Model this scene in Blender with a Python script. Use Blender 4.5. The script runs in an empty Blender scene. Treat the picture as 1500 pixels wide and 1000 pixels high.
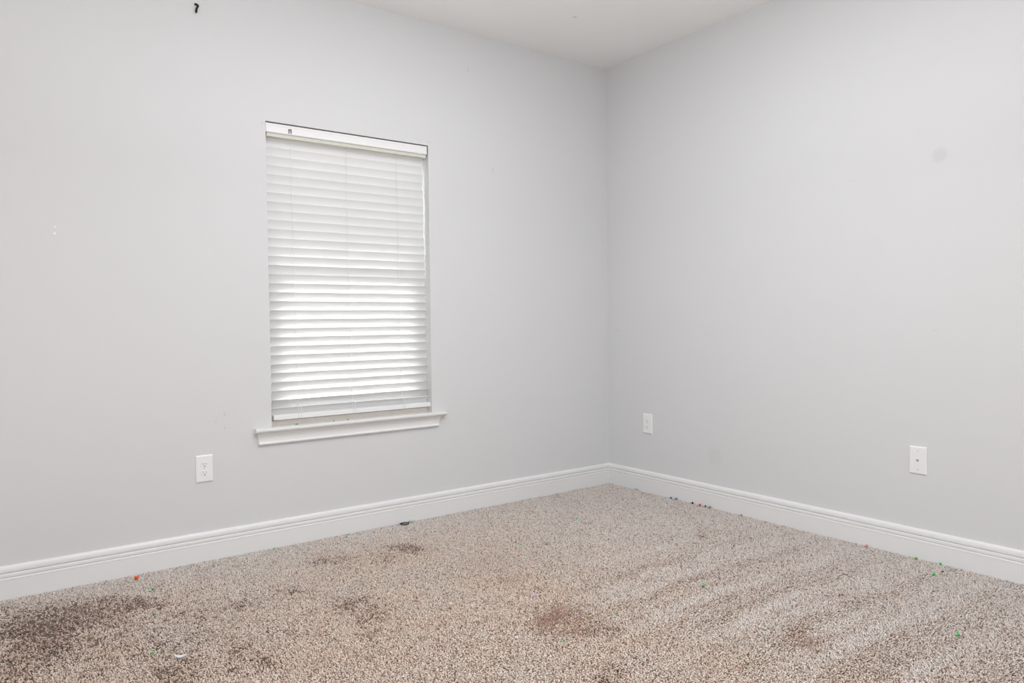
import bpy, bmesh, math, random
import numpy as np
from mathutils import Vector, Matrix

S = bpy.context.scene
COL = S.collection
random.seed(7)
RNG = np.random.default_rng(11)

# ------------------------------------------------------------------ camera
cam_data = bpy.data.cameras.new('camera')
cam = bpy.data.objects.new('camera', cam_data)
COL.objects.link(cam)
cam_data.sensor_width = 36.0
cam_data.lens = 25.587
cam_data.clip_start = 0.02
RIGHT = Vector((0.80620193, -0.59151335, -0.01226423))
UP = Vector((0.02562721, 0.01420381, 0.99957066))
FWD = Vector((0.59108519, 0.80617009, -0.02660998))
CAM = Vector((-3.38757536, -3.53459609, 1.08036229))
cam.matrix_world = Matrix((
    (RIGHT.x, UP.x, -FWD.x, CAM.x), (RIGHT.y, UP.y, -FWD.y, CAM.y),
    (RIGHT.z, UP.z, -FWD.z, CAM.z), (0, 0, 0, 1)))
S.camera = cam

# ------------------------------------------------------------------ world, exposure
S.view_settings.view_transform = 'Standard'
S.view_settings.look = 'None'
S.view_settings.exposure = 0.1
S.view_settings.gamma = 1.0
S.view_settings.use_curve_mapping = False
world = bpy.data.worlds.new('overcast_sky')
S.world = world
world.use_nodes = True
world.node_tree.nodes['Background'].inputs[0].default_value = (0.95, 0.98, 1.0, 1)
world.node_tree.nodes['Background'].inputs[1].default_value = 13.0

def area_light(name, loc, target, sx, sy, power, color=(1, 1, 1), spread=180):
    d = bpy.data.lights.new(name, 'AREA')
    d.shape = 'RECTANGLE'
    d.size, d.size_y = sx, sy
    d.energy = power
    d.color = color
    d.spread = math.radians(spread)
    o = bpy.data.objects.new(name, d)
    COL.objects.link(o)
    o.location = loc
    o.rotation_euler = (Vector(target) - Vector(loc)).to_track_quat('-Z', 'Y').to_euler()
    return o

H = 2.74
# added fill lights with no window or lamp: behind the camera, overhead and upwards
COOL = (0.965, 1.0, 1.03)
area_light('back_fill', (-3.0, -6.15, 0.9), (-3.0, 0, 0.9), 5.6, 1.5, 32, COOL)
area_light('side_fill', (-6.15, -3.0, 0.9), (0, -3.0, 0.9), 5.6, 1.5, 21, COOL)
area_light('overhead_fill', (-2.3, -2.3, 2.5), (-2.3, -2.3, 0), 0.6, 0.6, 13, COOL)
area_light('corner_fill', (-1.6, -1.6, 2.72), (-1.6, -1.6, 0), 1.0, 1.0, 17, COOL)
area_light('upward_fill', (-2.5, -2.5, 1.8), (-2.5, -2.5, 3), 1.2, 1.2, 33, COOL)

# ------------------------------------------------------------------ helpers
def tag(o, label=None, cat=None, group=None, kind=None):
    if label: o['label'] = label
    if cat: o['category'] = cat
    if group: o['group'] = group
    if kind: o['kind'] = kind
    return o

def empty(name, loc=(0, 0, 0)):
    o = bpy.data.objects.new(name, None)
    o.empty_display_size = 0.05
    COL.objects.link(o)
    o.location = loc
    return o

def link(name, bm, mat, parent=None, smooth=False, loc=None):
    me = bpy.data.meshes.new(name)
    bm.normal_update()
    bm.to_mesh(me)
    bm.free()
    if smooth:
        for p in me.polygons: p.use_smooth = True
    o = bpy.data.objects.new(name, me)
    me.materials.append(mat)
    COL.objects.link(o)
    if loc: o.location = loc
    if parent: o.parent = parent
    return o

def box(bm, x0, x1, y0, y1, z0, z1, bevel=0.0, seg=2):
    r = bmesh.ops.create_cube(bm, size=1.0)
    vs = r['verts']
    bmesh.ops.scale(bm, vec=(x1 - x0, y1 - y0, z1 - z0), verts=vs)
    bmesh.ops.translate(bm, vec=((x0 + x1) / 2, (y0 + y1) / 2, (z0 + z1) / 2), verts=vs)
    if bevel > 0:
        es = list({e for v in vs for e in v.link_edges})
        bmesh.ops.bevel(bm, geom=es, offset=bevel, segments=seg, profile=0.5, affect='EDGES')

def tube(bm, pts, rad, n=8, closed=False):
    pts = [Vector(p) for p in pts]
    rings = []
    m = len(pts)
    ref = Vector((0, 0, 1))
    for i, p in enumerate(pts):
        if closed: t = pts[(i + 1) % m] - pts[i - 1]
        else: t = pts[min(i + 1, m - 1)] - pts[max(i - 1, 0)]
        t.normalize()
        a = ref if abs(t.dot(ref)) < 0.9 else Vector((1, 0, 0))
        u = t.cross(a).normalized(); v = t.cross(u)
        r = rad[i] if isinstance(rad, (list, tuple)) else rad
        rings.append([bm.verts.new(p + (u * math.cos(2 * math.pi * k / n) + v * math.sin(2 * math.pi * k / n)) * r) for k in range(n)])
    for i in range(m if closed else m - 1):
        a, b = rings[i], rings[(i + 1) % m]
        for k in range(n):
            bm.faces.new((a[k], a[(k + 1) % n], b[(k + 1) % n], b[k]))
    if not closed:
        bm.faces.new(rings[0][::-1]); bm.faces.new(rings[-1])
    bmesh.ops.recalc_face_normals(bm, faces=bm.faces)

def disc(bm, c, axis, r, depth, n=20):
    """a short solid cylinder from c along the unit vector axis"""
    axis = Vector(axis); c = Vector(c)
    q = axis.to_track_quat('Z', 'Y')
    lo = [bm.verts.new(c + q @ Vector((r * math.cos(2 * math.pi * k / n), r * math.sin(2 * math.pi * k / n), 0))) for k in range(n)]
    hi = [bm.verts.new(v.co + axis * depth) for v in lo]
    for k in range(n):
        bm.faces.new((lo[k], lo[(k + 1) % n], hi[(k + 1) % n], hi[k]))
    bm.faces.new(hi); bm.faces.new(lo[::-1])

# ------------------------------------------------------------------ materials
class NT:
    def __init__(self, name):
        self.m = bpy.data.materials.new(name)
        self.m.use_nodes = True
        self.t = self.m.node_tree
        self.b = self.t.nodes['Principled BSDF']
    def n(self, typ, **kw):
        nd = self.t.nodes.new(typ)
        for k, v in kw.items(): setattr(nd, k, v)
        return nd
    def l(self, a, b): self.t.links.new(a, b)

def plain(name, col, rough=0.5, spec=0.3, metal=0.0, noise=0.0, scale=30):
    w = NT(name)
    w.b.inputs['Base Color'].default_value = (*col, 1)
    w.b.inputs['Roughness'].default_value = rough
    w.b.inputs['Specular IOR Level'].default_value = spec
    w.b.inputs['Metallic'].default_value = metal
    if noise:
        tc = w.n('ShaderNodeTexCoord'); no = w.n('ShaderNodeTexNoise'); no.inputs['Scale'].default_value = scale
        mx = w.n('ShaderNodeMix', data_type='RGBA')
        w.l(tc.outputs['Object'], no.inputs['Vector']); w.l(no.outputs['Fac'], mx.inputs[0])
        mx.inputs[6].default_value = (*[c * (1 - noise) for c in col], 1)
        mx.inputs[7].default_value = (*[min(1, c * (1 + noise)) for c in col], 1)
        w.l(mx.outputs[2], w.b.inputs['Base Color'])
    return w.m

def wall_paint(name, col, spots=(), bump=0.04):
    """rolled wall paint with a faint orange-peel and a few marks of its own (x, y, z, radius, colour, strength, stretch z)"""
    w = NT(name)
    w.b.inputs['Roughness'].default_value = 0.55
    w.b.inputs['Specular IOR Level'].default_value = 0.18
    tc = w.n('ShaderNodeTexCoord')
    big = w.n('ShaderNodeTexNoise'); big.inputs['Scale'].default_value = 1.7; big.inputs['Detail'].default_value = 4
    w.l(tc.outputs['Object'], big.inputs['Vector'])
    mx = w.n('ShaderNodeMix', data_type='RGBA')
    mx.inputs[6].default_value = (*[c * 0.99 for c in col], 1)
    mx.inputs[7].default_value = (*[c * 1.01 for c in col], 1)
    w.l(big.outputs['Fac'], mx.inputs[0])
    cur = mx.outputs[2]
    for (x, y, z, r, c, k, sz) in spots:
        sub = w.n('ShaderNodeVectorMath', operation='SUBTRACT'); sub.inputs[1].default_value = (x, y, z)
        mul = w.n('ShaderNodeVectorMath', operation='MULTIPLY'); mul.inputs[1].default_value = (1, 1, 1 / sz)
        ln = w.n('ShaderNodeVectorMath', operation='LENGTH')
        mr = w.n('ShaderNodeMapRange', interpolation_type='SMOOTHSTEP')
        mr.inputs[1].default_value = r * 1.25; mr.inputs[2].default_value = r * 0.55
        mr.inputs[3].default_value = 0; mr.inputs[4].default_value = k
        w.l(tc.outputs['Object'], sub.inputs[0]); w.l(sub.outputs[0], mul.inputs[0]); w.l(mul.outputs[0], ln.inputs[0])
        w.l(ln.outputs['Value'], mr.inputs[0])
        m2 = w.n('ShaderNodeMix', data_type='RGBA'); m2.inputs[7].default_value = (*c, 1)
        w.l(mr.outputs[0], m2.inputs[0]); w.l(cur, m2.inputs[6])
        cur = m2.outputs[2]
    w.l(cur, w.b.inputs['Base Color'])
    fine = w.n('ShaderNodeTexNoise'); fine.inputs['Scale'].default_value = 160; fine.inputs['Detail'].default_value = 3
    w.l(tc.outputs['Object'], fine.inputs['Vector'])
    bp = w.n('ShaderNodeBump'); bp.inputs['Strength'].default_value = bump; bp.inputs['Distance'].default_value = 0.004
    w.l(fine.outputs['Fac'], bp.inputs['Height']); w.l(bp.outputs['Normal'], w.b.inputs['Normal'])
    return w.m

GREY = (0.735, 0.736, 0.742)
MARK = (0.42, 0.38, 0.36)
M_WALL_L = wall_paint('grey_wall_paint', GREY, [
    (-2.468, 0, 0.665, 0.006, MARK, 0.22, 1.6), (-2.508, 0, 0.636, 0.008, MARK, 0.16, 0.8), (-2.469, 0, 0.602, 0.006, MARK, 0.22, 1.2),
    (-0.92, 0, 1.972, 0.007, (0.62, 0.45, 0.42), 0.25, 3.2), (-2.518, 0, 1.423, 0.012, (0.8, 0.8, 0.78), 0.3, 1.5),
    (-1.083, 0, 2.526, 0.006, MARK, 0.2, 2.0), (-2.265, 0, 2.049, 0.004, MARK, 0.5, 1.0), (-1.345, 0, 2.080, 0.004, MARK, 0.5, 1.0)])
M_WALL_R = wall_paint('grey_wall_paint_scuffed', GREY, [
    (0, -2.072, 1.783, 0.034, (0.60, 0.59, 0.59), 0.38, 1.0), (0, -0.097, 1.016, 0.006, MARK, 0.3, 1.5),
    (0, -2.057, 1.02, 0.012, MARK, 0.10, 0.3), (0, -0.867, 0.298, 0.05, (0.6, 0.59, 0.58), 0.18, 1.1), (0, -1.686, 1.734, 0.01, MARK, 0.12, 0.4)])
M_CEIL = wall_paint('white_ceiling_paint', (0.93, 0.92, 0.91), [(-0.717, -0.509, 2.74, 0.014, (0.62, 0.6, 0.55), 0.5, 1.0)], bump=0.1)
M_TRIM = plain('white_trim_paint', (0.855, 0.85, 0.846), 0.35, 0.4, noise=0.012, scale=9)
M_VINYL = plain('white_window_vinyl', (0.82, 0.82, 0.80), 0.35, 0.4, noise=0.02, scale=5)
M_SLAT = plain('white_faux_wood_slat', (0.80, 0.80, 0.80), 0.4, 0.35, noise=0.01, scale=12)
M_RAIL = plain('white_blind_rail', (0.88, 0.877, 0.873), 0.4, 0.35, noise=0.01, scale=12)
M_CORD = plain('white_cord', (0.86, 0.855, 0.85), 0.8, 0.1, noise=0.05, scale=300)
M_PLATE = plain('white_plastic_plate', (0.91, 0.905, 0.908), 0.3, 0.45, noise=0.01, scale=40)
M_SLOT = plain('dark_slot', (0.12, 0.11, 0.11), 0.6, 0.2, noise=0.1, scale=200)
M_SLOT2 = plain('grey_blade_slot', (0.42, 0.41, 0.42), 0.6, 0.2, noise=0.1, scale=200)
M_METAL = plain('zinc_metal', (0.72, 0.70, 0.69), 0.4, 0.5, metal=0.4, noise=0.05, scale=200)
M_BROWN = plain('brown_bracket', (0.16, 0.11, 0.10), 0.6, 0.3, noise=0.1, scale=200)
M_DIRT = plain('dirt_brown', (0.30, 0.24, 0.19), 0.9, 0.1, noise=0.3, scale=90)
M_LAWN = plain('lawn_green', (0.39, 0.40, 0.34), 0.9, 0.1, noise=0.3, scale=12)
M_BLACK = plain('black_hook_plastic', (0.012, 0.009, 0.012), 0.45, 0.3, noise=0.3, scale=120)

def sill_mat():
    w = NT('white_sill_paint_with_dirt')
    w.b.inputs['Roughness'].default_value = 0.38
    tc = w.n('ShaderNodeTexCoord')
    sx = w.n('ShaderNodeSeparateXYZ'); w.l(tc.outputs['Object'], sx.inputs[0])
    no = w.n('ShaderNodeTexNoise'); no.inputs['Scale'].default_value = 22; no.inputs['Detail'].default_value = 6
    w.l(tc.outputs['Object'], no.inputs['Vector'])
    mr = w.n('ShaderNodeMapRange'); mr.inputs[1].default_value = -0.022; mr.inputs[2].default_value = 0.02
    w.l(sx.outputs['Y'], mr.inputs[0])
    ra = w.n('ShaderNodeMapRange'); ra.inputs[1].default_value = 0.3; ra.inputs[2].default_value = 0.7
    w.l(no.outputs['Fac'], ra.inputs[0])
    mu = w.n('ShaderNodeMath', operation='MULTIPLY'); w.l(mr.outputs[0], mu.inputs[0]); w.l(ra.outputs[0], mu.inputs[1])
    mx = w.n('ShaderNodeMix', data_type='RGBA')
    mx.inputs[6].default_value = (0.80, 0.79, 0.78, 1); mx.inputs[7].default_value = (0.80, 0.715, 0.64, 1)
    w.l(mu.outputs[0], mx.inputs[0]); w.l(mx.outputs[2], w.b.inputs['Base Color'])
    return w.m
M_SILL = sill_mat()

def glass_mat():
    w = NT('window_glass')
    g = w.n('ShaderNodeBsdfGlass'); g.inputs['IOR'].default_value = 1.05; g.inputs['Roughness'].default_value = 0.0
    g.inputs['Color'].default_value = (0.97, 1.0, 0.98, 1)
    tr = w.n('ShaderNodeBsdfTransparent'); tr.inputs['Color'].default_value = (0.97, 0.975, 0.97, 1)
    gl = w.n('ShaderNodeBsdfGlossy'); gl.inputs['Roughness'].default_value = 0.02
    fr = w.n('ShaderNodeFresnel'); fr.inputs['IOR'].default_value = 1.45
    mx = w.n('ShaderNodeMixShader')
    w.l(fr.outputs[0], mx.inputs[0]); w.l(tr.outputs[0], mx.inputs[1]); w.l(gl.outputs[0], mx.inputs[2])
    w.t.nodes.remove(g)
    w.l(mx.outputs[0], w.t.nodes['Material Output'].inputs[0])
    return w.m
M_GLASS = glass_mat()

# ------------------------------------------------------------------ the room
WX0, WX1, WZ0, WZ1 = -2.249, -1.355, 0.562, 2.062      # the window opening
XB, YB = -6.2, -6.2
TH = 0.14

def struct(o, label=None):
    return tag(o, label, kind='structure')

bm = bmesh.new()
def ring_wall(bm):
    xs = [XB - TH, WX0, WX1, TH]; zs = [-0.15, WZ0, WZ1, H + 0.1]
    V = {}
    for j, y in enumerate((0.0, TH)):
        for a in range(4):
            for b in range(4):
                V[j, a, b] = bm.verts.new((xs[a], y, zs[b]))
    for a in range(3):
        for b in range(3):
            if a == 1 and b == 1: continue
            bm.faces.new((V[0, a, b], V[0, a + 1, b], V[0, a + 1, b + 1], V[0, a, b + 1]))
            bm.faces.new((V[1, a, b], V[1, a, b + 1], V[1, a + 1, b + 1], V[1, a + 1, b]))
    for (a, b, c, d) in ((1, 1, 2, 1), (2, 1, 2, 2), (2, 2, 1, 2), (1, 2, 1, 1)):
        bm.faces.new((V[0, a, b], V[1, a, b], V[1, c, d], V[0, c, d]))
    for k in range(3):
        bm.faces.new((V[0, 0, k], V[0, 0, k + 1], V[1, 0, k + 1], V[1, 0, k]))
        bm.faces.new((V[0, 3, k], V[1, 3, k], V[1, 3, k + 1], V[0, 3, k + 1]))
        bm.faces.new((V[0, k, 0], V[1, k, 0], V[1, k + 1, 0], V[0, k + 1, 0]))
        bm.faces.new((V[0, k, 3], V[0, k + 1, 3], V[1, k + 1, 3], V[1, k, 3]))
    bmesh.ops.recalc_face_normals(bm, faces=bm.faces)
ring_wall(bm)
struct(link('wall_left', bm, M_WALL_L), 'light grey painted wall with the window in it')
bm = bmesh.new(); box(bm, 0, TH, YB - TH, 0, -0.15, H + 0.1)
struct(link('wall_right', bm, M_WALL_R), 'light grey painted wall without a window')
bm = bmesh.new(); box(bm, XB - TH, TH, YB - TH, YB, -0.15, H + 0.1)
struct(link('wall_back', bm, M_WALL_R))
bm = bmesh.new(); box(bm, XB - TH, XB, YB, 0, -0.15, H + 0.1)
struct(link('wall_side', bm, M_WALL_R))
bm = bmesh.new(); box(bm, XB, 0, YB, 0, H, H + 0.1)
struct(link('ceiling', bm, M_CEIL), 'smooth white ceiling above the corner of two grey walls')

# baseboards: one moulded profile swept along each wall, mitred in the corner
PROF = [(0.0, 0.131), (0.004, 0.1305), (0.009, 0.128), (0.012, 0.123), (0.0135, 0.116), (0.0138, 0.1075), (0.0125, 0.1045),
        (0.0095, 0.1025), (0.0095, 0.1005), (0.0132, 0.0985), (0.014, 0.095), (0.0138, 0.0875), (0.0105, 0.0845), (0.0105, 0.0825),
        (0.0142, 0.080), (0.0148, 0.0775), (0.0142, 0.075), (0.014, 0.07), (0.014, -0.03), (0.0, -0.03)]
def baseboard(axis):
    bm = bmesh.new()
    a, b = [], []
    for d, z in PROF:
        if axis == 'x':
            a.append(bm.verts.new((XB, -d, z))); b.append(bm.verts.new((-d, -d, z)))
        else:
            a.append(bm.verts.new((-d, -d, z))); b.append(bm.verts.new((-d, YB, z)))
    n = len(PROF)
    for i in range(n):
        j = (i + 1) % n
        bm.faces.new((a[i], a[j], b[j], b[i]))
    bm.faces.new(a); bm.faces.new(b[::-1])
    bmesh.ops.recalc_face_normals(bm, faces=bm.faces)
    return bm
struct(link('baseboard_left', baseboard('x'), M_TRIM), 'white moulded baseboard along the window wall')
struct(link('baseboard_right', baseboard('y'), M_TRIM), 'white moulded baseboard along the windowless wall')

# ------------------------------------------------------------------ the window
win = struct(empty('window_1', ((WX0 + WX1) / 2, 0.1, WZ0)), 'white framed window behind the closed blind')
win.location = (0, 0, 0)
bm = bmesh.new()
FW = 0.045
for (x0, x1, z0, z1) in ((WX0, WX0 + FW, 0.585, WZ1), (WX1 - FW, WX1, 0.585, WZ1), (WX0 + FW, WX1 - FW, WZ1 - FW, WZ1), (WX0 + FW, WX1 - FW, 0.585, 0.585 + FW)):
    box(bm, x0, x1, 0.088, 0.138, z0, z1, 0.003)
link('frame', bm, M_VINYL, win)
bm = bmesh.new(); box(bm, WX0, WX1, 0.046, 0.0885, 0.5843, 0.6085, 0.002)
link('stop', bm, M_SILL, win)
bm = bmesh.new()
ZM = 1.325
for (x0, x1, z0, z1) in ((WX0 + FW, WX0 + FW + .035, 0.63, ZM + .02), (WX1 - FW - .035, WX1 - FW, 0.63, ZM + .02), (WX0 + FW + .035, WX1 - FW - .035, 0.63, 0.675), (WX0 + FW + .035, WX1 - FW - .035, ZM - .02, ZM + .02)):
    box(bm, x0, x1, 0.094, 0.118, z0, z1, 0.002)
link('lower_sash', bm, M_VINYL, win)
bm = bmesh.new()
for (x0, x1, z0, z1) in ((WX0 + FW, WX0 + FW + .03, ZM - .02, WZ1 - FW), (WX1 - FW - .03, WX1 - FW, ZM - .02, WZ1 - FW), (WX0 + FW + .03, WX1 - FW - .03, WZ1 - FW - .03, WZ1 - FW), (WX0 + FW + .03, WX1 - FW - .03, ZM - .02, ZM + .015)):
    box(bm, x0, x1, 0.119, 0.137, z0, z1, 0.002)
link('upper_sash', bm, M_VINYL, win)
bm = bmesh.new(); box(bm, WX0 + FW + .033, WX1 - FW - .033, 0.104, 0.108, 0.673, ZM - .018)
link('pane', bm, M_GLASS, win)
bm = bmesh.new(); box(bm, WX0 + FW + .028, WX1 - FW - .028, 0.126, 0.130, ZM + .013, WZ1 - FW - .028)
link('pane', bm, M_GLASS, win)

# stool: a shelf that fits the opening, with a rounded nose and horns past both sides
def stool():
    bm = bmesh.new()
    zt, zb = 0.5845, 0.5625
    nose = [(-0.024, zt), (-0.029, zt - .0012), (-0.0325, zt - .0045), (-0.034, zt - .009), (-0.0335, zt - .014), (-0.031, zt - .0185), (-0.0265, zb + .0008), (-0.022, zb)]
    pts = [(0.0, zt)] + nose + [(0.0, zb)]
    a = [bm.verts.new((-2.333, y, z)) for y, z in pts]
    b = [bm.verts.new((-1.276, y, z)) for y, z in pts]
    n = len(pts)
    for i in range(n):
        bm.faces.new((a[i], b[i], b[(i + 1) % n], a[(i + 1) % n]))
    bm.faces.new(a[::-1]); bm.faces.new(b)
    box(bm, WX0, WX1, 0.0, 0.14, zb, zt)
    bmesh.ops.recalc_face_normals(bm, faces=bm.faces)
    return bm
link('sill', stool(), M_SILL, win)
# apron under the stool, deeper at the top, its ends cut on a slant
def apron():
    bm = bmesh.new()
    prof = [(0.0, 0.5625), (0.019, 0.5625), (0.019, 0.558), (0.0165, 0.553), (0.0125, 0.546), (0.010, 0.538), (0.009, 0.529), (0.009, 0.519), (0.0105, 0.515), (0.0135, 0.513), (0.0145, 0.509), (0.013, 0.505), (0.009, 0.504), (0.0, 0.504)]
    a, b = [], []
    for d, z in prof:
        s = (0.5625 - z) / 0.0585 * 0.014
        a.append(bm.verts.new((-2.321 + s * 0.45, -d, z))); b.append(bm.verts.new((-1.306 - s, -d, z)))
    n = len(prof)
    for i in range(n):
        bm.faces.new((a[i], b[i], b[(i + 1) % n], a[(i + 1) % n]))
    bm.faces.new(a[::-1]); bm.faces.new(b)
    bmesh.ops.recalc_face_normals(bm, faces=bm.faces)
    return bm
link('apron', apron(), M_TRIM, win)

# lawn outside, seen as a sliver between the lowest slats
bm = bmesh.new(); box(bm, -14, 10, TH + .02, 22, -0.5, -0.35)
struct(link('ground', bm, M_LAWN), 'green lawn outside the window')

# ------------------------------------------------------------------ the blind
blind = empty('window_blind', (0, 0, 0))
tag(blind, 'closed white horizontal slat blind hanging inside the window opening', 'blind')
BX0, BX1 = -2.243, -1.367
bm = bmesh.new(); box(bm, BX0, BX1, 0.006, 0.084, 1.9925, 2.0535, 0.0015)
link('headrail', bm, plain('cream_headrail_metal', (0.70, 0.70, 0.62), 0.5, 0.3, noise=0.02), blind)
def valance():
    bm = bmesh.new()
    pr = [(0.0045, 2.0095), (-0.0005, 2.0105), (-0.0025, 2.014), (-0.002, 2.019), (-0.001, 2.024), (-0.001, 2.040), (-0.002, 2.046), (-0.0025, 2.051), (-0.0005, 2.0545), (0.0045, 2.0555)]
    a = [bm.verts.new((BX0 - .0052, y, z)) for y, z in pr]; b = [bm.verts.new((BX1 + .002, y, z)) for y, z in pr]
    n = len(pr)
    for i in range(n): bm.faces.new((a[i], b[i], b[(i + 1) % n], a[(i + 1) % n]))
    bm.faces.new(a[::-1]); bm.faces.new(b)
    bmesh.ops.recalc_face_normals(bm, faces=bm.faces)
    return bm
link('valance', valance(), M_RAIL, blind)
# the tilter's open slot with the stub of its hook
tl = empty('tilter', (0, 0, 0)); tl.parent = blind
bm = bmesh.new()
tx, tz = -2.1305, 2.0265
for (x0, x1, z0, z1) in ((tx - .0075, tx - .0045, tz - .0105, tz + .0105), (tx + .0045, tx + .0075, tz - .0105, tz + .0105), (tx - .0045, tx + .0045, tz + .007, tz + .0105)):
    box(bm, x0, x1, -0.0045, -0.0005, z0, z1, 0.0006, 1)
link('bracket', bm, M_BROWN, tl)
bm = bmesh.new()
tube(bm, [(tx + .001, -.002, tz + .006), (tx + .001, -.005, tz), (tx, -.0065, tz - .006), (tx - .002, -.004, tz - .0085)], .0014, 8)
link('hook', bm, M_METAL, tl, smooth=True)

YC = 0.046
NS = 31
def slat_list():
    out = []
    for k in range(NS):
        z = 1.969 - 0.0441 * k
        f = k / (NS - 1)
        t = max(0.0, min(1.0, (f - 0.28) / 0.35)); t = t * t * (3 - 2 * t)
        tilt = 81 - 18 * t
        out.append([z, tilt, 0.002 + 0.012 * f])
    out[-2][0] += 0.001; out[-2][1] = 57
    out[-1][0] += 0.0065; out[-1][1] = 54
    out.append([0.6545, 48, 0.014])
    return out
SLATS = slat_list()
def slats():
    bm = bmesh.new()
    W, T, CR = 0.050, 0.0028, 0.0032
    nseg = 8
    for (z, tilt, sh) in SLATS:
        a = math.radians(tilt + random.uniform(-1.1, 1.1))
        ca, sa = math.cos(a), math.sin(a)
        x0 = BX0 + 0.004 + sh * 0.5 + random.uniform(-.0012, .0012); x1 = -1.371 + sh + random.uniform(-.0016, .0016)
        skew = random.uniform(-.0012, .0012)
        nx = 6
        grid = []
        for ix in range(nx + 1):
            x = x0 + (x1 - x0) * ix / nx
            dz = skew * (ix / nx - .5) - 0.0006 * math.sin(math.pi * ((ix / nx * 3) % 1))
            top, bot = [], []
            for k in range(nseg + 1):
                s = (k / nseg - 0.5) * W                    # + : room-side edge
                crown = CR * (1 - (2 * s / W) ** 2)
                for lst, h in ((top, crown + T / 2), (bot, crown - T / 2)):
                    # local (s along the width, h out of the face); the room-side edge is the upper one
                    y = -s * ca + h * sa
                    zz = s * sa + h * ca
                    lst.append(bm.verts.new((x, YC + y, z + zz + dz)))
            grid.append(top + bot[::-1])
        m = len(grid[0])
        for ix in range(nx):
            for k in range(m):
                bm.faces.new((grid[ix][k], grid[ix + 1][k], grid[ix + 1][(k + 1) % m], grid[ix][(k + 1) % m]))
        bm.faces.new(grid[0][::-1]); bm.faces.new(grid[-1])
    bmesh.ops.recalc_face_normals(bm, faces=bm.faces)
    return bm
sl = link('slat_panel', slats(), M_SLAT, blind)
bm = bmesh.new()
box(bm, BX0 + .010, -1.346, YC - .0275, YC + .0255, 0.6130, 0.6375, 0.004, 3)
link('bottom_rail', bm, M_RAIL, blind)
for cx in (-2.113, -1.823, -1.533):
    bm = bmesh.new()
    pts = [(cx, .018, 2.012)]
    for (z, tilt, sh) in SLATS:
        a = math.radians(tilt)
        pts.append((cx + sh * 0.4, YC - .025 * math.cos(a) - .0030 - .002 * math.sin(a), z + .025 * math.sin(a)))
    pts += [(cx + .007, YC - .0295, 0.642), (cx + .007, YC - .0293, 0.614), (cx + .007, YC - .020, 0.6115)]
    tube(bm, pts, 0.0010, 6)
    link('ladder_cord', bm, M_CORD, blind, smooth=True)
    # the slack lift-cord loop around the rail
    bm = bmesh.new()
    bx = cx + .018
    tube(bm, [(bx, YC - .027, .672), (bx + .001, YC - .0300, .642), (bx + .001, YC - .0295, .617), (bx + .004, YC - .0290, .6135)], 0.0011, 6)
    link('lift_cord', bm, M_CORD, blind, smooth=True)

# ------------------------------------------------------------------ wall plates (built on the window wall, normal -y; turned for the other)
PW, PH = 0.075, 0.124
def plate_mesh():
    bm = bmesh.new()
    lo = [(-PW / 2, 0), (PW / 2, 0)]
    def loop(w, h, y):
        return [bm.verts.new((sx * w / 2, y, sz * h / 2)) for sx, sz in ((-1, -1), (1, -1), (1, 1), (-1, 1))]
    L = [loop(PW, PH, 0.0), loop(PW, PH, -0.0028), loop(PW - .003, PH - .003, -0.0048), loop(PW - .009, PH - .009, -0.0062), loop(PW - .012, PH - .012, -0.0064)]
    for a, b in zip(L, L[1:]):
        for k in range(4): bm.faces.new((a[k], a[(k + 1) % 4], b[(k + 1) % 4], b[k]))
    bm.faces.new(L[-1]); bm.faces.new(L[0][::-1])
    bmesh.ops.recalc_face_normals(bm, faces=bm.faces)
    return bm
def make_outlet(loc, rz, label, group):
    r = empty('wall_outlet', loc); r.rotation_euler = (0, 0, rz)
    tag(r, label, 'outlet', group)
    link('cover_plate', plate_mesh(), M_PLATE, r)
    for s in (1, -1):
        zc = s * 0.0195
        bm = bmesh.new()
        n = 28; ring = []
        for k in range(n):
            t = 2 * math.pi * k / n
            ring.append((max(-.0172, min(.0172, .0172 * 1.18 * math.cos(t))), max(-.0135, min(.0135, .0143 * 1.12 * math.sin(t)))))
        f0 = [bm.verts.new((x, -.006, zc + z)) for x, z in ring]; f1 = [bm.verts.new((x * .96, -.0082, zc + z * .96)) for x, z in ring]
        for k in range(n): bm.faces.new((f0[k], f0[(k + 1) % n], f1[(k + 1) % n], f1[k]))
        bm.faces.new(f1); bm.faces.new(f0[::-1])
        bmesh.ops.recalc_face_normals(bm, faces=bm.faces)
        rc = link('receptacle', bm, M_PLATE, r)
        for dx, hh in ((-.0064, .0085), (.0064, .007)):
            bm = bmesh.new(); box(bm, dx - .0012, dx + .0012, -.0086, -.0078, zc + .003 - hh / 2, zc + .003 + hh / 2)
            link('blade_slot', bm, M_SLOT2, rc)
        bm = bmesh.new(); disc(bm, (0, -.0078, zc - .0075), (0, -1, 0), .0026, .0009, 14)
        link('ground_hole', bm, M_SLOT, rc)
    bm = bmesh.new(); disc(bm, (0, -.006, 0), (0, -1, 0), .003, .0014, 16); box(bm, -.0022, .0022, -.0075, -.0073, -.0004, .0004)
    link('screw', bm, M_METAL, r)
    return r
make_outlet((-2.5635, 0, 0.424), 0, 'white duplex power outlet low on the wall under the window, beside its sill', 'duplex power outlets')
make_outlet((0, -0.353, 0.431), -math.pi / 2, 'white duplex power outlet on the windowless wall near the room corner', 'duplex power outlets')
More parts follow.
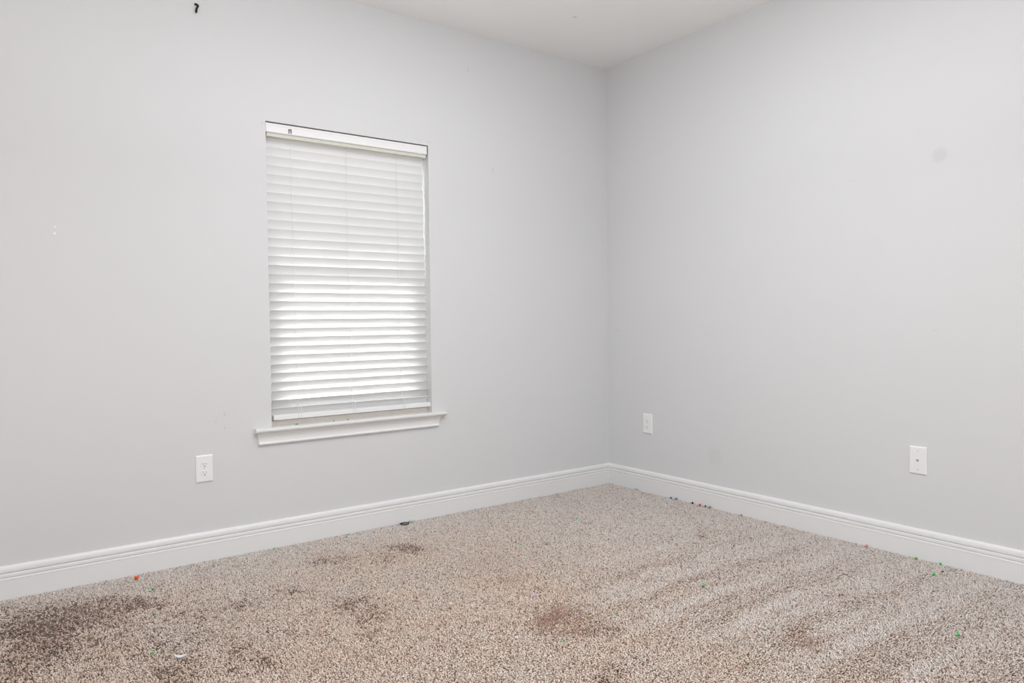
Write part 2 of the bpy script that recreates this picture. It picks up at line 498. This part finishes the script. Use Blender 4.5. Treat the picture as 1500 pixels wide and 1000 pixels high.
def make_cable_plate(loc, rz):
    r = empty('cable_outlet', loc); r.rotation_euler = (0, 0, rz)
    tag(r, 'white cable wall plate with one small centre connector and two screws', 'cable plate')
    link('cover_plate', plate_mesh(), M_PLATE, r)
    bm = bmesh.new()
    disc(bm, (0, -.006, 0.001), (0, -1, 0), .0055, .0020, 6); disc(bm, (0, -.008, 0.001), (0, -1, 0), .0046, .0035, 20)
    cn = link('connector', bm, M_METAL, r)
    bm = bmesh.new(); disc(bm, (0, -.0113, 0.001), (0, -1, 0), .0028, .0005, 16)
    link('socket', bm, plain('dark_socket', (0.10, 0.05, 0.06), 0.6, 0.2, noise=0.2, scale=200), cn)
    for s in (.042, -.042):
        bm = bmesh.new(); disc(bm, (0, -.006, s), (0, -1, 0), .0032, .0014, 16)
        link('screw', bm, M_METAL, r)
    return r
make_cable_plate((0, -1.988, 0.439), -math.pi / 2)

# ------------------------------------------------------------------ small things left on the walls
def solid_lump(seed, sx, sy, sz, rough=0.25, sub=2):
    rr = random.Random(seed)
    bm = bmesh.new()
    bmesh.ops.create_icosphere(bm, subdivisions=sub, radius=1.0)
    for v in bm.verts:
        k = 1 + rough * (rr.random() - .5) * 2
        v.co = Vector((v.co.x * sx * k, v.co.y * sy * k, v.co.z * sz * k))
    return bm
bm = bmesh.new()
hp = [(-.0055, -.004, .0195), (-.0015, -.006, .0185), (.0025, -.008, .0165), (.005, -.0095, .0125), (.0045, -.010, .008), (.0015, -.0095, .003), (-.001, -.0085, -.004), (-.0022, -.008, -.012), (-.0025, -.0075, -.0205)]
tube(bm, hp, [.004, .0042, .0046, .0052, .0046, .0042, .0046, .0048, .0036], 10)
hook = link('wall_hook', bm, M_BLACK, None, smooth=True, loc=(-2.551, 0, 2.519))
tag(hook, 'small bent black hook high on the grey wall close to the ceiling', 'hook')
bm = bmesh.new(); disc(bm, (-.004, 0, .019), (0, -1, 0), .0055, .003, 14)
link('hook_base', bm, plain('olive_hook_base', (0.30, 0.28, 0.14), 0.6, 0.3, noise=0.2, scale=150), hook)
for nm, x, z, r, lab in (('wall_anchor', -3.124, 1.467, .0062, 'bright white round wall anchor, lower one of the pair'), ('wall_anchor', -3.122, 1.494, .0045, 'faint white wall anchor, upper one of the pair')):
    bm = bmesh.new(); disc(bm, (0, 0, 0), (0, -1, 0), r, .0022, 20); disc(bm, (0, -.0022, 0), (0, -1, 0), r * .55, .0012, 16)
    tag(link(nm, bm, plain('white_anchor_plastic', (0.9, 0.9, 0.9), 0.4, 0.4, noise=0.01) if r > .005 else M_PLATE, None, loc=(x, 0, z)), lab, 'wall anchor', 'wall anchors beside each other on the window wall')

# ------------------------------------------------------------------ litter on the carpet and on the sill
def craft(name, col, rough=0.5):
    return plain(name, col, rough, 0.3, noise=0.08, scale=300)
C_GREEN = craft('green_craft', (0.10, 0.62, 0.14)); C_PINK = craft('pink_craft', (0.78, 0.03, 0.16)); C_PALEPINK = craft('pale_pink_craft', (0.85, 0.28, 0.32))
C_ORANGE = craft('orange_craft', (0.90, 0.12, 0.03)); C_AMBER = craft('amber_craft', (0.85, 0.42, 0.15)); C_WHITE = craft('white_paper', (0.85, 0.85, 0.86))
C_PURPLE = craft('lilac_craft', (0.62, 0.45, 0.80)); C_BLUE = craft('blue_craft', (0.05, 0.16, 0.52)); C_SKY = craft('pale_blue_craft', (0.50, 0.62, 0.72))
C_DARK = craft('dark_craft', (0.035, 0.012, 0.012)); C_MINT = craft('mint_craft', (0.42, 0.70, 0.56)); C_LIME = craft('lime_craft', (0.42, 0.55, 0.08)); C_YEL = craft('yellow_craft', (0.75, 0.62, 0.18))
def flake(name, x, y, sx, sy, sz, mat, label, cat, group=None, rz=0.0, z=0.0, seed=0, kind='flake'):
    """a little torn flake (bent, with thickness) or bead lying on the pile"""
    rr = random.Random(seed + int(abs(x) * 1000))
    if kind == 'bead':
        bm = bmesh.new()
        prof = [(.35, -.8), (.75, -.95), (1, -.4), (1, .4), (.75, .95), (.35, .8)]
        n = 12; rings = []
        for (rad, h) in prof:
            rings.append([bm.verts.new((sx * rad * math.cos(2 * math.pi * k / n), sy * h * .9, sz * rad * math.sin(2 * math.pi * k / n))) for k in range(n)])
        for i in range(len(prof)):
            a, b = rings[i], rings[(i + 1) % len(prof)]
            for k in range(n): bm.faces.new((a[k], a[(k + 1) % n], b[(k + 1) % n], b[k]))
        bmesh.ops.recalc_face_normals(bm, faces=bm.faces)
    else:
        bm = bmesh.new()
        n = 9
        cs = [(math.cos(2 * math.pi * k / n) * (1 + rr.uniform(-.28, .2)), math.sin(2 * math.pi * k / n) * (1 + rr.uniform(-.28, .2))) for k in range(n)]
        bend = rr.uniform(.2, .5)
        def P(u, v, h): return bm.verts.new((u * sx, v * sy, sz * (h + bend * (u * u) * 2 - .3 * v)))
        lo = [P(u, v, -.6) for u, v in cs]; mid = [P(u * .55, v * .55, .8) for u, v in cs]; hi = [P(u, v, .35) for u, v in cs]
        ct = P(0, 0, 1.0); cb = P(0, 0, -.7)
        for k in range(n):
            j = (k + 1) % n
            bm.faces.new((lo[k], lo[j], hi[j], hi[k])); bm.faces.new((hi[k], hi[j], mid[j], mid[k]))
            bm.faces.new((mid[k], mid[j], ct)); bm.faces.new((lo[j], lo[k], cb))
        bmesh.ops.recalc_face_normals(bm, faces=bm.faces)
    zmin = min(v.co.z for v in bm.verts)
    o = link(name, bm, mat, None, smooth=(kind == 'bead'), loc=(x, y, z - zmin))
    o.rotation_euler = (0, 0, rz)
    return tag(o, label, cat, group)

GG = 'green craft flakes scattered on the carpet'
ZC = -0.001
flake('foam_scrap', -2.868, -0.092, .010, .008, .009, C_ORANGE, 'bright orange-red foam scrap on the carpet close to the window-wall baseboard', 'scrap', rz=.3, z=ZC)
flake('craft_flake', -2.848, -0.280, .007, .004, .003, C_GREEN, 'green flake on the carpet just in front of the orange-red scrap', 'flake', GG, .2, ZC)
flake('craft_flake', -2.878, -0.549, .0055, .0055, .003, C_GREEN, 'square green flake at the edge of the big dark stain', 'flake', GG, .7, ZC)
flake('craft_flake', -2.948, -0.903, .007, .004, .003, C_GREEN, 'green flake on the carpet beside the long white paper scrap', 'flake', GG, -.2, ZC)
flake('craft_flake', -2.711, -0.507, .004, .003, .0025, C_GREEN, 'tiny green flake between the big dark stain and the small white paper scrap', 'flake', GG, .4, ZC)
flake('paper_scrap', -2.883, -0.997, .016, .006, .005, C_WHITE, 'larger elongated white paper scrap beside the big dark carpet stain', 'scrap', 'white paper scraps on the carpet', -.25, ZC)
flake('paper_scrap', -2.362, -0.563, .012, .004, .003, C_WHITE, 'smaller thin white paper scrap on the carpet in front of the window', 'scrap', 'white paper scraps on the carpet', .2, ZC)
flake('craft_flake', -2.562, -0.112, .006, .004, .004, C_GREEN, 'green flake by the baseboard straight below the power outlet', 'flake', GG, .1, ZC)
flake('craft_flake', -2.264, -0.040, .006, .004, .004, C_GREEN, 'green flake against the baseboard below the sill end nearer the outlet', 'flake', GG, .5, ZC)
flake('craft_flake', -1.878, -0.038, .008, .003, .003, C_GREEN, 'pale green flake against the baseboard below the middle of the window', 'flake', GG, 0, ZC)
flake('mint_scrap', -1.507, -0.030, .016, .006, .005, C_MINT, 'pale mint plastic scrap touching the baseboard behind the black hair tie', 'scrap', None, -.1, ZC)
flake('lime_scrap', -1.528, -0.036, .005, .004, .006, C_LIME, 'lime yellow bit between the black hair tie and the mint scrap', 'scrap', None, .2, ZC)
flake('craft_flake', -1.506, -0.273, .006, .004, .003, C_GREEN, 'green flake in front of the hair tie, nearer of two side by side', 'flake', GG, .2, ZC)
flake('craft_flake', -1.481, -0.293, .005, .004, .003, C_GREEN, 'green flake in front of the hair tie, farther of two side by side', 'flake', GG, .8, ZC)
flake('craft_flake', -0.770, -0.547, .008, .004, .003, C_GREEN, 'green flake alone on clean carpet towards the room corner', 'flake', GG, .1, ZC)
flake('craft_flake', -1.290, -0.728, .006, .0035, .003, C_GREEN, 'dull green flake on open carpet behind the lilac bead', 'flake', GG, -.3, ZC)
flake('glitter_bead', -1.652, -1.294, .0055, .005, .0055, C_PURPLE, 'lilac white bead on the carpet just behind the reddish brown stain', 'bead', None, .4, ZC, kind='bead')
flake('glitter_bead', -1.520, -1.207, .004, .004, .004, craft('dusty_blue_craft', (0.35, 0.35, 0.52)), 'tiny dusty blue bead on the carpet behind the lilac bead', 'bead', None, .9, ZC, kind='bead')
flake('craft_flake', -1.044, -1.630, .008, .006, .005, C_GREEN, 'bright green flake on the vacuum-striped carpet, the largest green one there', 'flake', GG, .5, ZC)
flake('craft_flake', -1.511, -1.609, .005, .0035, .003, C_GREEN, 'small green flake beside the reddish brown stain and a yellow flake', 'flake', GG, .2, ZC)
flake('craft_flake', -1.816, -1.665, .005, .0035, .003, C_GREEN, 'small green flake in front of the reddish brown stain', 'flake', GG, .9, ZC)
flake('craft_flake', -1.611, -1.570, .005, .004, .003, C_YEL, 'tiny yellow flake on the carpet beside the reddish brown stain', 'flake', None, .3, ZC)
flake('craft_flake', -0.026, -0.271, .010, .007, .006, C_SKY, 'pale blue flake against the windowless-wall baseboard, below the corner outlet', 'flake', None, -.2, ZC)
flake('plastic_bead', -0.026, -0.560, .0075, .006, .0055, C_BLUE, 'dark blue bead at the windowless-wall baseboard beside a lilac flake', 'bead', None, .9, ZC, kind='bead')
flake('craft_flake', -0.026, -0.600, .009, .009, .006, craft('periwinkle_craft', (0.35, 0.36, 0.62)), 'lilac blue flake at the baseboard next to the dark blue bead', 'flake', None, .9, ZC)
flake('plastic_bead', -0.026, -0.725, .0065, .0055, .0062, C_DARK, 'blackish red bead at the baseboard, on the corner side of the pink one', 'bead', None, .9, ZC, kind='bead')
flake('plastic_bead', -0.028, -0.781, .0095, .007, .0062, C_PINK, 'hot pink bead at the baseboard between two dark bits', 'bead', None, .7, ZC, kind='bead')
flake('plastic_bead', -0.027, -0.820, .007, .0055, .0055, craft('charcoal_craft', (0.10, 0.07, 0.09)), 'charcoal bead at the baseboard, just past the hot pink bead', 'bead', None, .7, ZC, kind='bead')
flake('craft_flake', -0.027, -0.852, .009, .006, .006, craft('grey_craft', (0.36, 0.34, 0.33)), 'grey flake at the baseboard next to the charcoal bead', 'flake', None, .7, ZC)
flake('craft_flake', -0.028, -1.065, .009, .005, .005, craft('rose_craft', (0.65, 0.12, 0.22)), 'rose pink flake at the baseboard past the row of dark beads', 'flake', None, .7, ZC)
flake('craft_flake', -0.044, -1.228, .009, .005, .004, C_PALEPINK, 'dusty pale pink flake near the baseboard, halfway to the cable plate', 'flake', None, .3, ZC)
flake('craft_flake', -0.034, -1.768, .011, .007, .006, C_PALEPINK, 'salmon pink flake at the baseboard below the cable plate', 'flake', None, .3, ZC)
flake('craft_flake', -0.032, -1.994, .008, .006, .005, C_GREEN, 'green flake against the windowless-wall baseboard just past the cable plate', 'flake', GG, .3, ZC)
flake('craft_flake', -0.030, -2.094, .006, .005, .005, C_GREEN, 'smaller green flake at the baseboard, farther past the cable plate', 'flake', GG, .6, ZC)
flake('craft_flake', -0.185, -2.135, .008, .006, .005, C_GREEN, 'green flake out on the carpet a hand from the windowless-wall baseboard', 'flake', GG, .4, ZC)
flake('craft_flake', -0.552, -2.156, .006, .0045, .003, C_AMBER, 'amber orange flake on the vacuum-striped carpet', 'flake', None, .4, ZC)
flake('craft_flake', -0.738, -2.456, .007, .005, .005, C_GREEN, 'green flake nearest the camera on the vacuum-striped carpet', 'flake', GG, .4, ZC)
flake('craft_flake', -0.122, -2.143, .004, .004, .003, C_DARK, 'tiny dark bit on the carpet beside a green flake near the baseboard', 'flake', None, .4, ZC)
# black hair tie: a slightly squashed ring
bm = bmesh.new()
tube(bm, [(.0225 * math.cos(t) + .001 * math.sin(3 * t), .019 * math.sin(t), .0028 + .0012 * math.sin(2 * t)) for t in [2 * math.pi * k / 40 for k in range(40)]], .0026, 8, closed=True)
o = link('hair_tie', bm, M_BLACK, None, smooth=True, loc=(-1.564, -0.047, 0.001)); o.rotation_euler = (0, 0, -.65)
tag(o, 'black ring hair tie on the carpet against the baseboard below the window', 'hair tie')
GS = 'green craft flakes on the window sill'
flake('craft_flake', -2.122, 0.006, .009, .004, .003, C_GREEN, 'green flake on the sill, alone towards the outlet side', 'flake', GS, .1, .5845)
flake('craft_flake', -1.937, -0.014, .004, .004, .003, C_GREEN, 'tiny green flake on the sill near its middle, smallest of the three', 'flake', GS, .6, .5845)
flake('craft_flake', -1.855, -0.002, .007, .0045, .003, C_GREEN, 'green flake on the sill near its middle, larger than the one beside it', 'flake', GS, .1, .5845)

# ------------------------------------------------------------------ the carpet
M_BACK = plain('tan_carpet_backing', (0.66, 0.55, 0.485), 1.0, 0.0, noise=0.25, scale=60)
bm = bmesh.new(); box(bm, XB, 0, YB, 0, -0.15, -0.0098)
struct(link('floor', bm, M_BACK), 'floor under the wall to wall beige carpet')

# stains and wear that sit in the carpet: centre, inverse axes, strength
DARK = [(-3.0, -0.75, 2.6, -0.3, -2.2, -2.9, 0.34), (-3.235, -0.47, 8.17, -0.48, -3.19, -4.1, 1.0), (-3.12, -0.367, 7.54, -0.7, -5.46, -6.99, 0.9), (-2.939, -0.383, 8.41, -1.27, -7.6, -9.71, 0.85), (-3.288, -0.754, 18.32, -0.83, -5.42, -7.01, 0.5), (-2.799, -0.658, 10.62, -2.26, -8.36, -10.71, 0.35), (-3.001, -0.652, 7.74, -1.11, -5.52, -7.08, 0.3), (-2.93, -1.088, 16.96, -3.34, -9.35, -12.09, 0.7), (-2.728, -1.066, 15.22, -4.21, -8.33, -10.74, 0.5), (-2.66, -1.137, 20.45, -6.4, -10.52, -13.56, 0.7), (-2.557, -0.682, 15.39, -4.6, -7.64, -9.76, 0.45), (-2.728, -0.713, 20.86, -5.05, -10.02, -12.84, 0.5), (-2.381, -0.638, 17.73, -6.3, -11.84, -15.07, 0.4), (-2.258, -0.899, 11.84, -5.17, -11.35, -14.49, 0.6), (-2.234, -1.06, 12.09, -5.74, -8.24, -10.54, 0.45), (-1.769, -0.418, 12.41, -6.52, -9.92, -12.47, 0.8), (-2.089, -0.358, 10.07, -4.18, -6.51, -8.2, 0.45), (-1.948, -0.494, 9.79, -4.7, -6.59, -8.32, 0.35), (-2.794, -1.193, 24.44, -6.44, -11.68, -15.1, 0.5), (-2.271, -1.22, 15.23, -7.48, -11.02, -14.16, 0.35), (-1.686, -1.675, 6.23, -5.75, -11.12, -14.28, 0.45), (-1.839, -1.903, 17.2, -16.46, -13.9, -17.97, 0.5), (-0.432, -1.154, 12.48, -15.53, -8.78, -10.97, 0.5), (-0.735, -1.977, 6.87, -11.72, -10.89, -13.87, 0.3)]
WARM = [(-1.704, -1.513, 6.86, -5.76, -4.68, -6.0, 0.9), (-1.56, -0.919, 4.52, -3.19, -2.4, -3.04, 0.4), (-1.816, -0.934, 7.48, -4.57, -3.94, -5.0, 0.35), (-2.47, -1.029, 10.01, -3.76, -13.41, -17.22, 0.45), (-2.42, -1.154, 16.09, -6.69, -14.14, -18.18, 0.45), (-1.178, -2.139, 9.95, -15.77, -9.76, -12.55, 0.8), (-2.199, -1.68, 13.41, -8.73, -14.38, -18.6, 0.4), (-1.461, -2.049, 7.16, -9.32, -8.48, -10.93, 0.35), (-1.574, -1.041, 9.22, -6.76, -5.37, -6.8, 0.5), (-2.114, -1.377, 1.22, -0.73, -1.36, -1.75, 0.3), (-2.472, -1.442, 11.04, -4.94, -9.41, -12.17, 0.3), (-1.673, -2.06, 5.32, -6.23, -9.52, -12.31, 0.3)]
def vnoise(x, y, freq, seed):
    """smooth value noise in 0..1"""
    r = np.random.default_rng(seed); G = r.random((256, 256))
    u, v = x * freq + 50.3, y * freq + 71.7
    i, j = np.floor(u).astype(int), np.floor(v).astype(int)
    a, b = u - i, v - j
    a = a * a * (3 - 2 * a); b = b * b * (3 - 2 * b)
    g = lambda p, q: G[p % 256, q % 256]
    return (g(i, j) * (1 - a) + g(i + 1, j) * a) * (1 - b) + (g(i, j + 1) * (1 - a) + g(i + 1, j + 1) * a) * b
def blobs(x, y, lst, seed):
    wx = x + 0.10 * (vnoise(x, y, 7, seed) - .5) + 0.05 * (vnoise(x, y, 17, seed + 1) - .5)
    wy = y + 0.10 * (vnoise(x, y, 7, seed + 2) - .5) + 0.05 * (vnoise(x, y, 17, seed + 3) - .5)
    s = np.zeros_like(x)
    for cx, cy, a, b, c, d, k in lst:
        p, q = wx - cx, wy - cy
        s = np.maximum(s, k * np.exp(-0.62 * ((a * p + b * q) ** 2 + (c * p + d * q) ** 2)))
    return s
def carpet():
    sp = 0.0056
    gx, gy = np.meshgrid(np.arange(-3.95, -0.016, sp), np.arange(-3.15, -0.016, sp))
    x = gx.ravel() + RNG.uniform(-.45, .45, gx.size) * sp; y = gy.ravel() + RNG.uniform(-.45, .45, gx.size) * sp
    # only the part of the room the view can reach, and a margin in front of it
    keep = (x * 0.61 + y * 0.79 > -3.05) & (x < -0.0155) & (y < -0.0155)
    x, y = x[keep], y[keep]
    n = len(x)
    dark = blobs(x, y, DARK, 21); warm = blobs(x, y, WARM, 31)
    # vacuum tracks: strips parallel to the window wall in which the pile lies over to one side, then the other
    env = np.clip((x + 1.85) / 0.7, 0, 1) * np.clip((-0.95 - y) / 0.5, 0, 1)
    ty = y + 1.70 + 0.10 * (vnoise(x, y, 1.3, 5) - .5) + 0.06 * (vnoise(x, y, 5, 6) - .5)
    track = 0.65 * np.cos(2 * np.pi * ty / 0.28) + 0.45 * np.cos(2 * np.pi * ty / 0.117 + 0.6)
    soft = (vnoise(x, y, 2.2, 8) - .5) * 1.2 + (vnoise(x, y, 6.0, 9) - .5) * 0.9 + (vnoise(x, y, 15.0, 12) - .5) * 0.6
    lay = env * track * 0.85 + (1 - env * 0.6) * soft * 0.7
    # soil worked into the pile: none along the walls, most in the middle of the room, with the vacuum tracks' shading painted in
    edge = np.clip((np.minimum(-x, -y) - 0.06) / 0.55, 0, 1)
    soil_shade = edge * np.clip(0.60 + 0.34 * soft - 0.50 * env * track * np.clip(1.6 * vnoise(x, y, 2.3, 14) - 0.25, 0, 1) - 0.22 * np.clip((x + 1.3) / 0.9, 0, 1), 0, 1)
    ang = RNG.uniform(0, 2 * np.pi, n)
    rl = RNG.uniform(.25, 1.0, n)
    dx = np.cos(ang) * rl; dy = np.sin(ang) * rl
    dx *= .8; dy *= .8
    dx += 0.25 * lay; dy += 0.95 * lay
    ln = np.hypot(dx, dy) + 1e-6
    hgt = 0.0095 * RNG.uniform(.78, 1.12, n) * (1 - 0.10 * dark)
    reach = 0.0100 * np.minimum(ln, 1.3)
    curl = RNG.uniform(-1.1, 1.1, n)
    ux, uy = dx / ln, dy / ln
    S4 = np.array([0, .38, .75, 1.0]); R4 = np.array([.0024, .0030, .0027, .0012])
    ZF = np.array([0, .52, .90, 1.0])
    cen = np.zeros((n, 4, 3))
    for k in range(4):
        t = S4[k]; a = curl * t * t
        vx, vy = ux * np.cos(a) - uy * np.sin(a), ux * np.sin(a) + uy * np.cos(a)
        cen[:, k, 0] = x + vx * reach * t ** 1.4
        cen[:, k, 1] = y + vy * reach * t ** 1.4
        cen[:, k, 2] = -0.0100 + hgt * ZF[k]
    rad = RNG.uniform(.8, 1.2, n)
    ph = RNG.uniform(0, 2 * np.pi, n)
    V = np.zeros((n, 10, 3))
    for k in range(3):
        for j in range(3):
            a = ph + j * 2 * np.pi / 3 + k * 0.7
            V[:, k * 3 + j] = cen[:, k]
            V[:, k * 3 + j, 0] += np.cos(a) * R4[k] * rad; V[:, k * 3 + j, 1] += np.sin(a) * R4[k] * rad
            if k: V[:, k * 3 + j, 2] += (np.cos(a) * ux + np.sin(a) * uy) * -R4[k] * rad * 0.5
    V[:, 9] = cen[:, 3]
    V[:, :, 0] = np.minimum(V[:, :, 0], -0.0142); V[:, :, 1] = np.minimum(V[:, :, 1], -0.0142)
    tri = []
    for k in range(2):
        for j in range(3):
            a, b = k * 3 + j, k * 3 + (j + 1) % 3
            tri += [(a, b, b + 3), (a, b + 3, a + 3)]
    tri += [(6 + j, 6 + (j + 1) % 3, 9) for j in range(3)]
    tri = np.array(tri)
    F = (np.arange(n)[:, None, None] * 10 + tri[None]).reshape(-1)
    me = bpy.data.meshes.new('carpet_pile')
    nt = n * len(tri)
    me.vertices.add(n * 10); me.vertices.foreach_set('co', V.ravel().astype(np.float32))
    me.loops.add(nt * 3); me.loops.foreach_set('vertex_index', F.astype(np.int32))
    me.polygons.add(nt); me.polygons.foreach_set('loop_start', np.arange(0, nt * 3, 3, dtype=np.int32))
    me.polygons.foreach_set('use_smooth', np.ones(nt, dtype=bool))
    # yarn colours: cream, tan and brown plies, browner where soiled and in the painted shade of the tracks
    cream = np.array([.95, .855, .80]); tan = np.array([.82, .70, .63]); brown = np.array([.42, .305, .25])
    deep = np.array([.125, .066, .043]); rust = np.array([.36, .17, .105]); soil_shade_tint = np.array([.97, .875, .775])
    u = RNG.random(n)
    fb = 0.05 + 0.10 * soil_shade                                    # more brown plies in soiled pile and in the painted dark tracks
    c = np.where((u < .60)[:, None], cream, np.where((u < 1 - fb)[:, None], tan, brown))
    yel = soil_shade * np.clip((-0.6 - x) / 0.9, 0.22, 1)
    c = c * (1 - yel[:, None] * (1 - soil_shade_tint)) * (1 - (0.03 + 0.09 * env) * soil_shade)[:, None]  # also darkens the track strips: pile-lay shading painted into the yarn
    ud = 0.55 * RNG.random(n) + 0.45 * vnoise(x, y, 75, 41)
    hit = ud < 0.20 * np.clip(dark * 2.5, 0, 1) + dark * 0.42 - 0.02
    c = np.where(hit[:, None], c * .22 + deep * .78, c * (1 - dark[:, None] * np.array([.20, .27, .31])))
    hw = (RNG.random(n) < warm * 1.1)
    c = np.where(hw[:, None], c * (1 - .75 * warm)[:, None] + rust * (.75 * warm)[:, None], c)
    c *= (1 + 0.10 * RNG.standard_normal(n).clip(-2, 2))[:, None]
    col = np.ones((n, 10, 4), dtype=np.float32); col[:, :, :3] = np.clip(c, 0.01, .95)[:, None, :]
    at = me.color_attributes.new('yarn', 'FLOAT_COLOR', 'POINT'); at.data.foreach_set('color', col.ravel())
    me.update(); 
    w = NT('speckled_beige_yarn')
    w.b.inputs['Roughness'].default_value = 0.9; w.b.inputs['Specular IOR Level'].default_value = 0.08
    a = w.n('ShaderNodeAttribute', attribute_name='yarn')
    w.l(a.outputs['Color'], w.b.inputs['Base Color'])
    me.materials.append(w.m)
    o = bpy.data.objects.new('carpet_pile', me); COL.objects.link(o)
    tag(o, 'beige and brown speckled wall to wall carpet pile with dark stains', 'carpet', kind='stuff')
carpet()
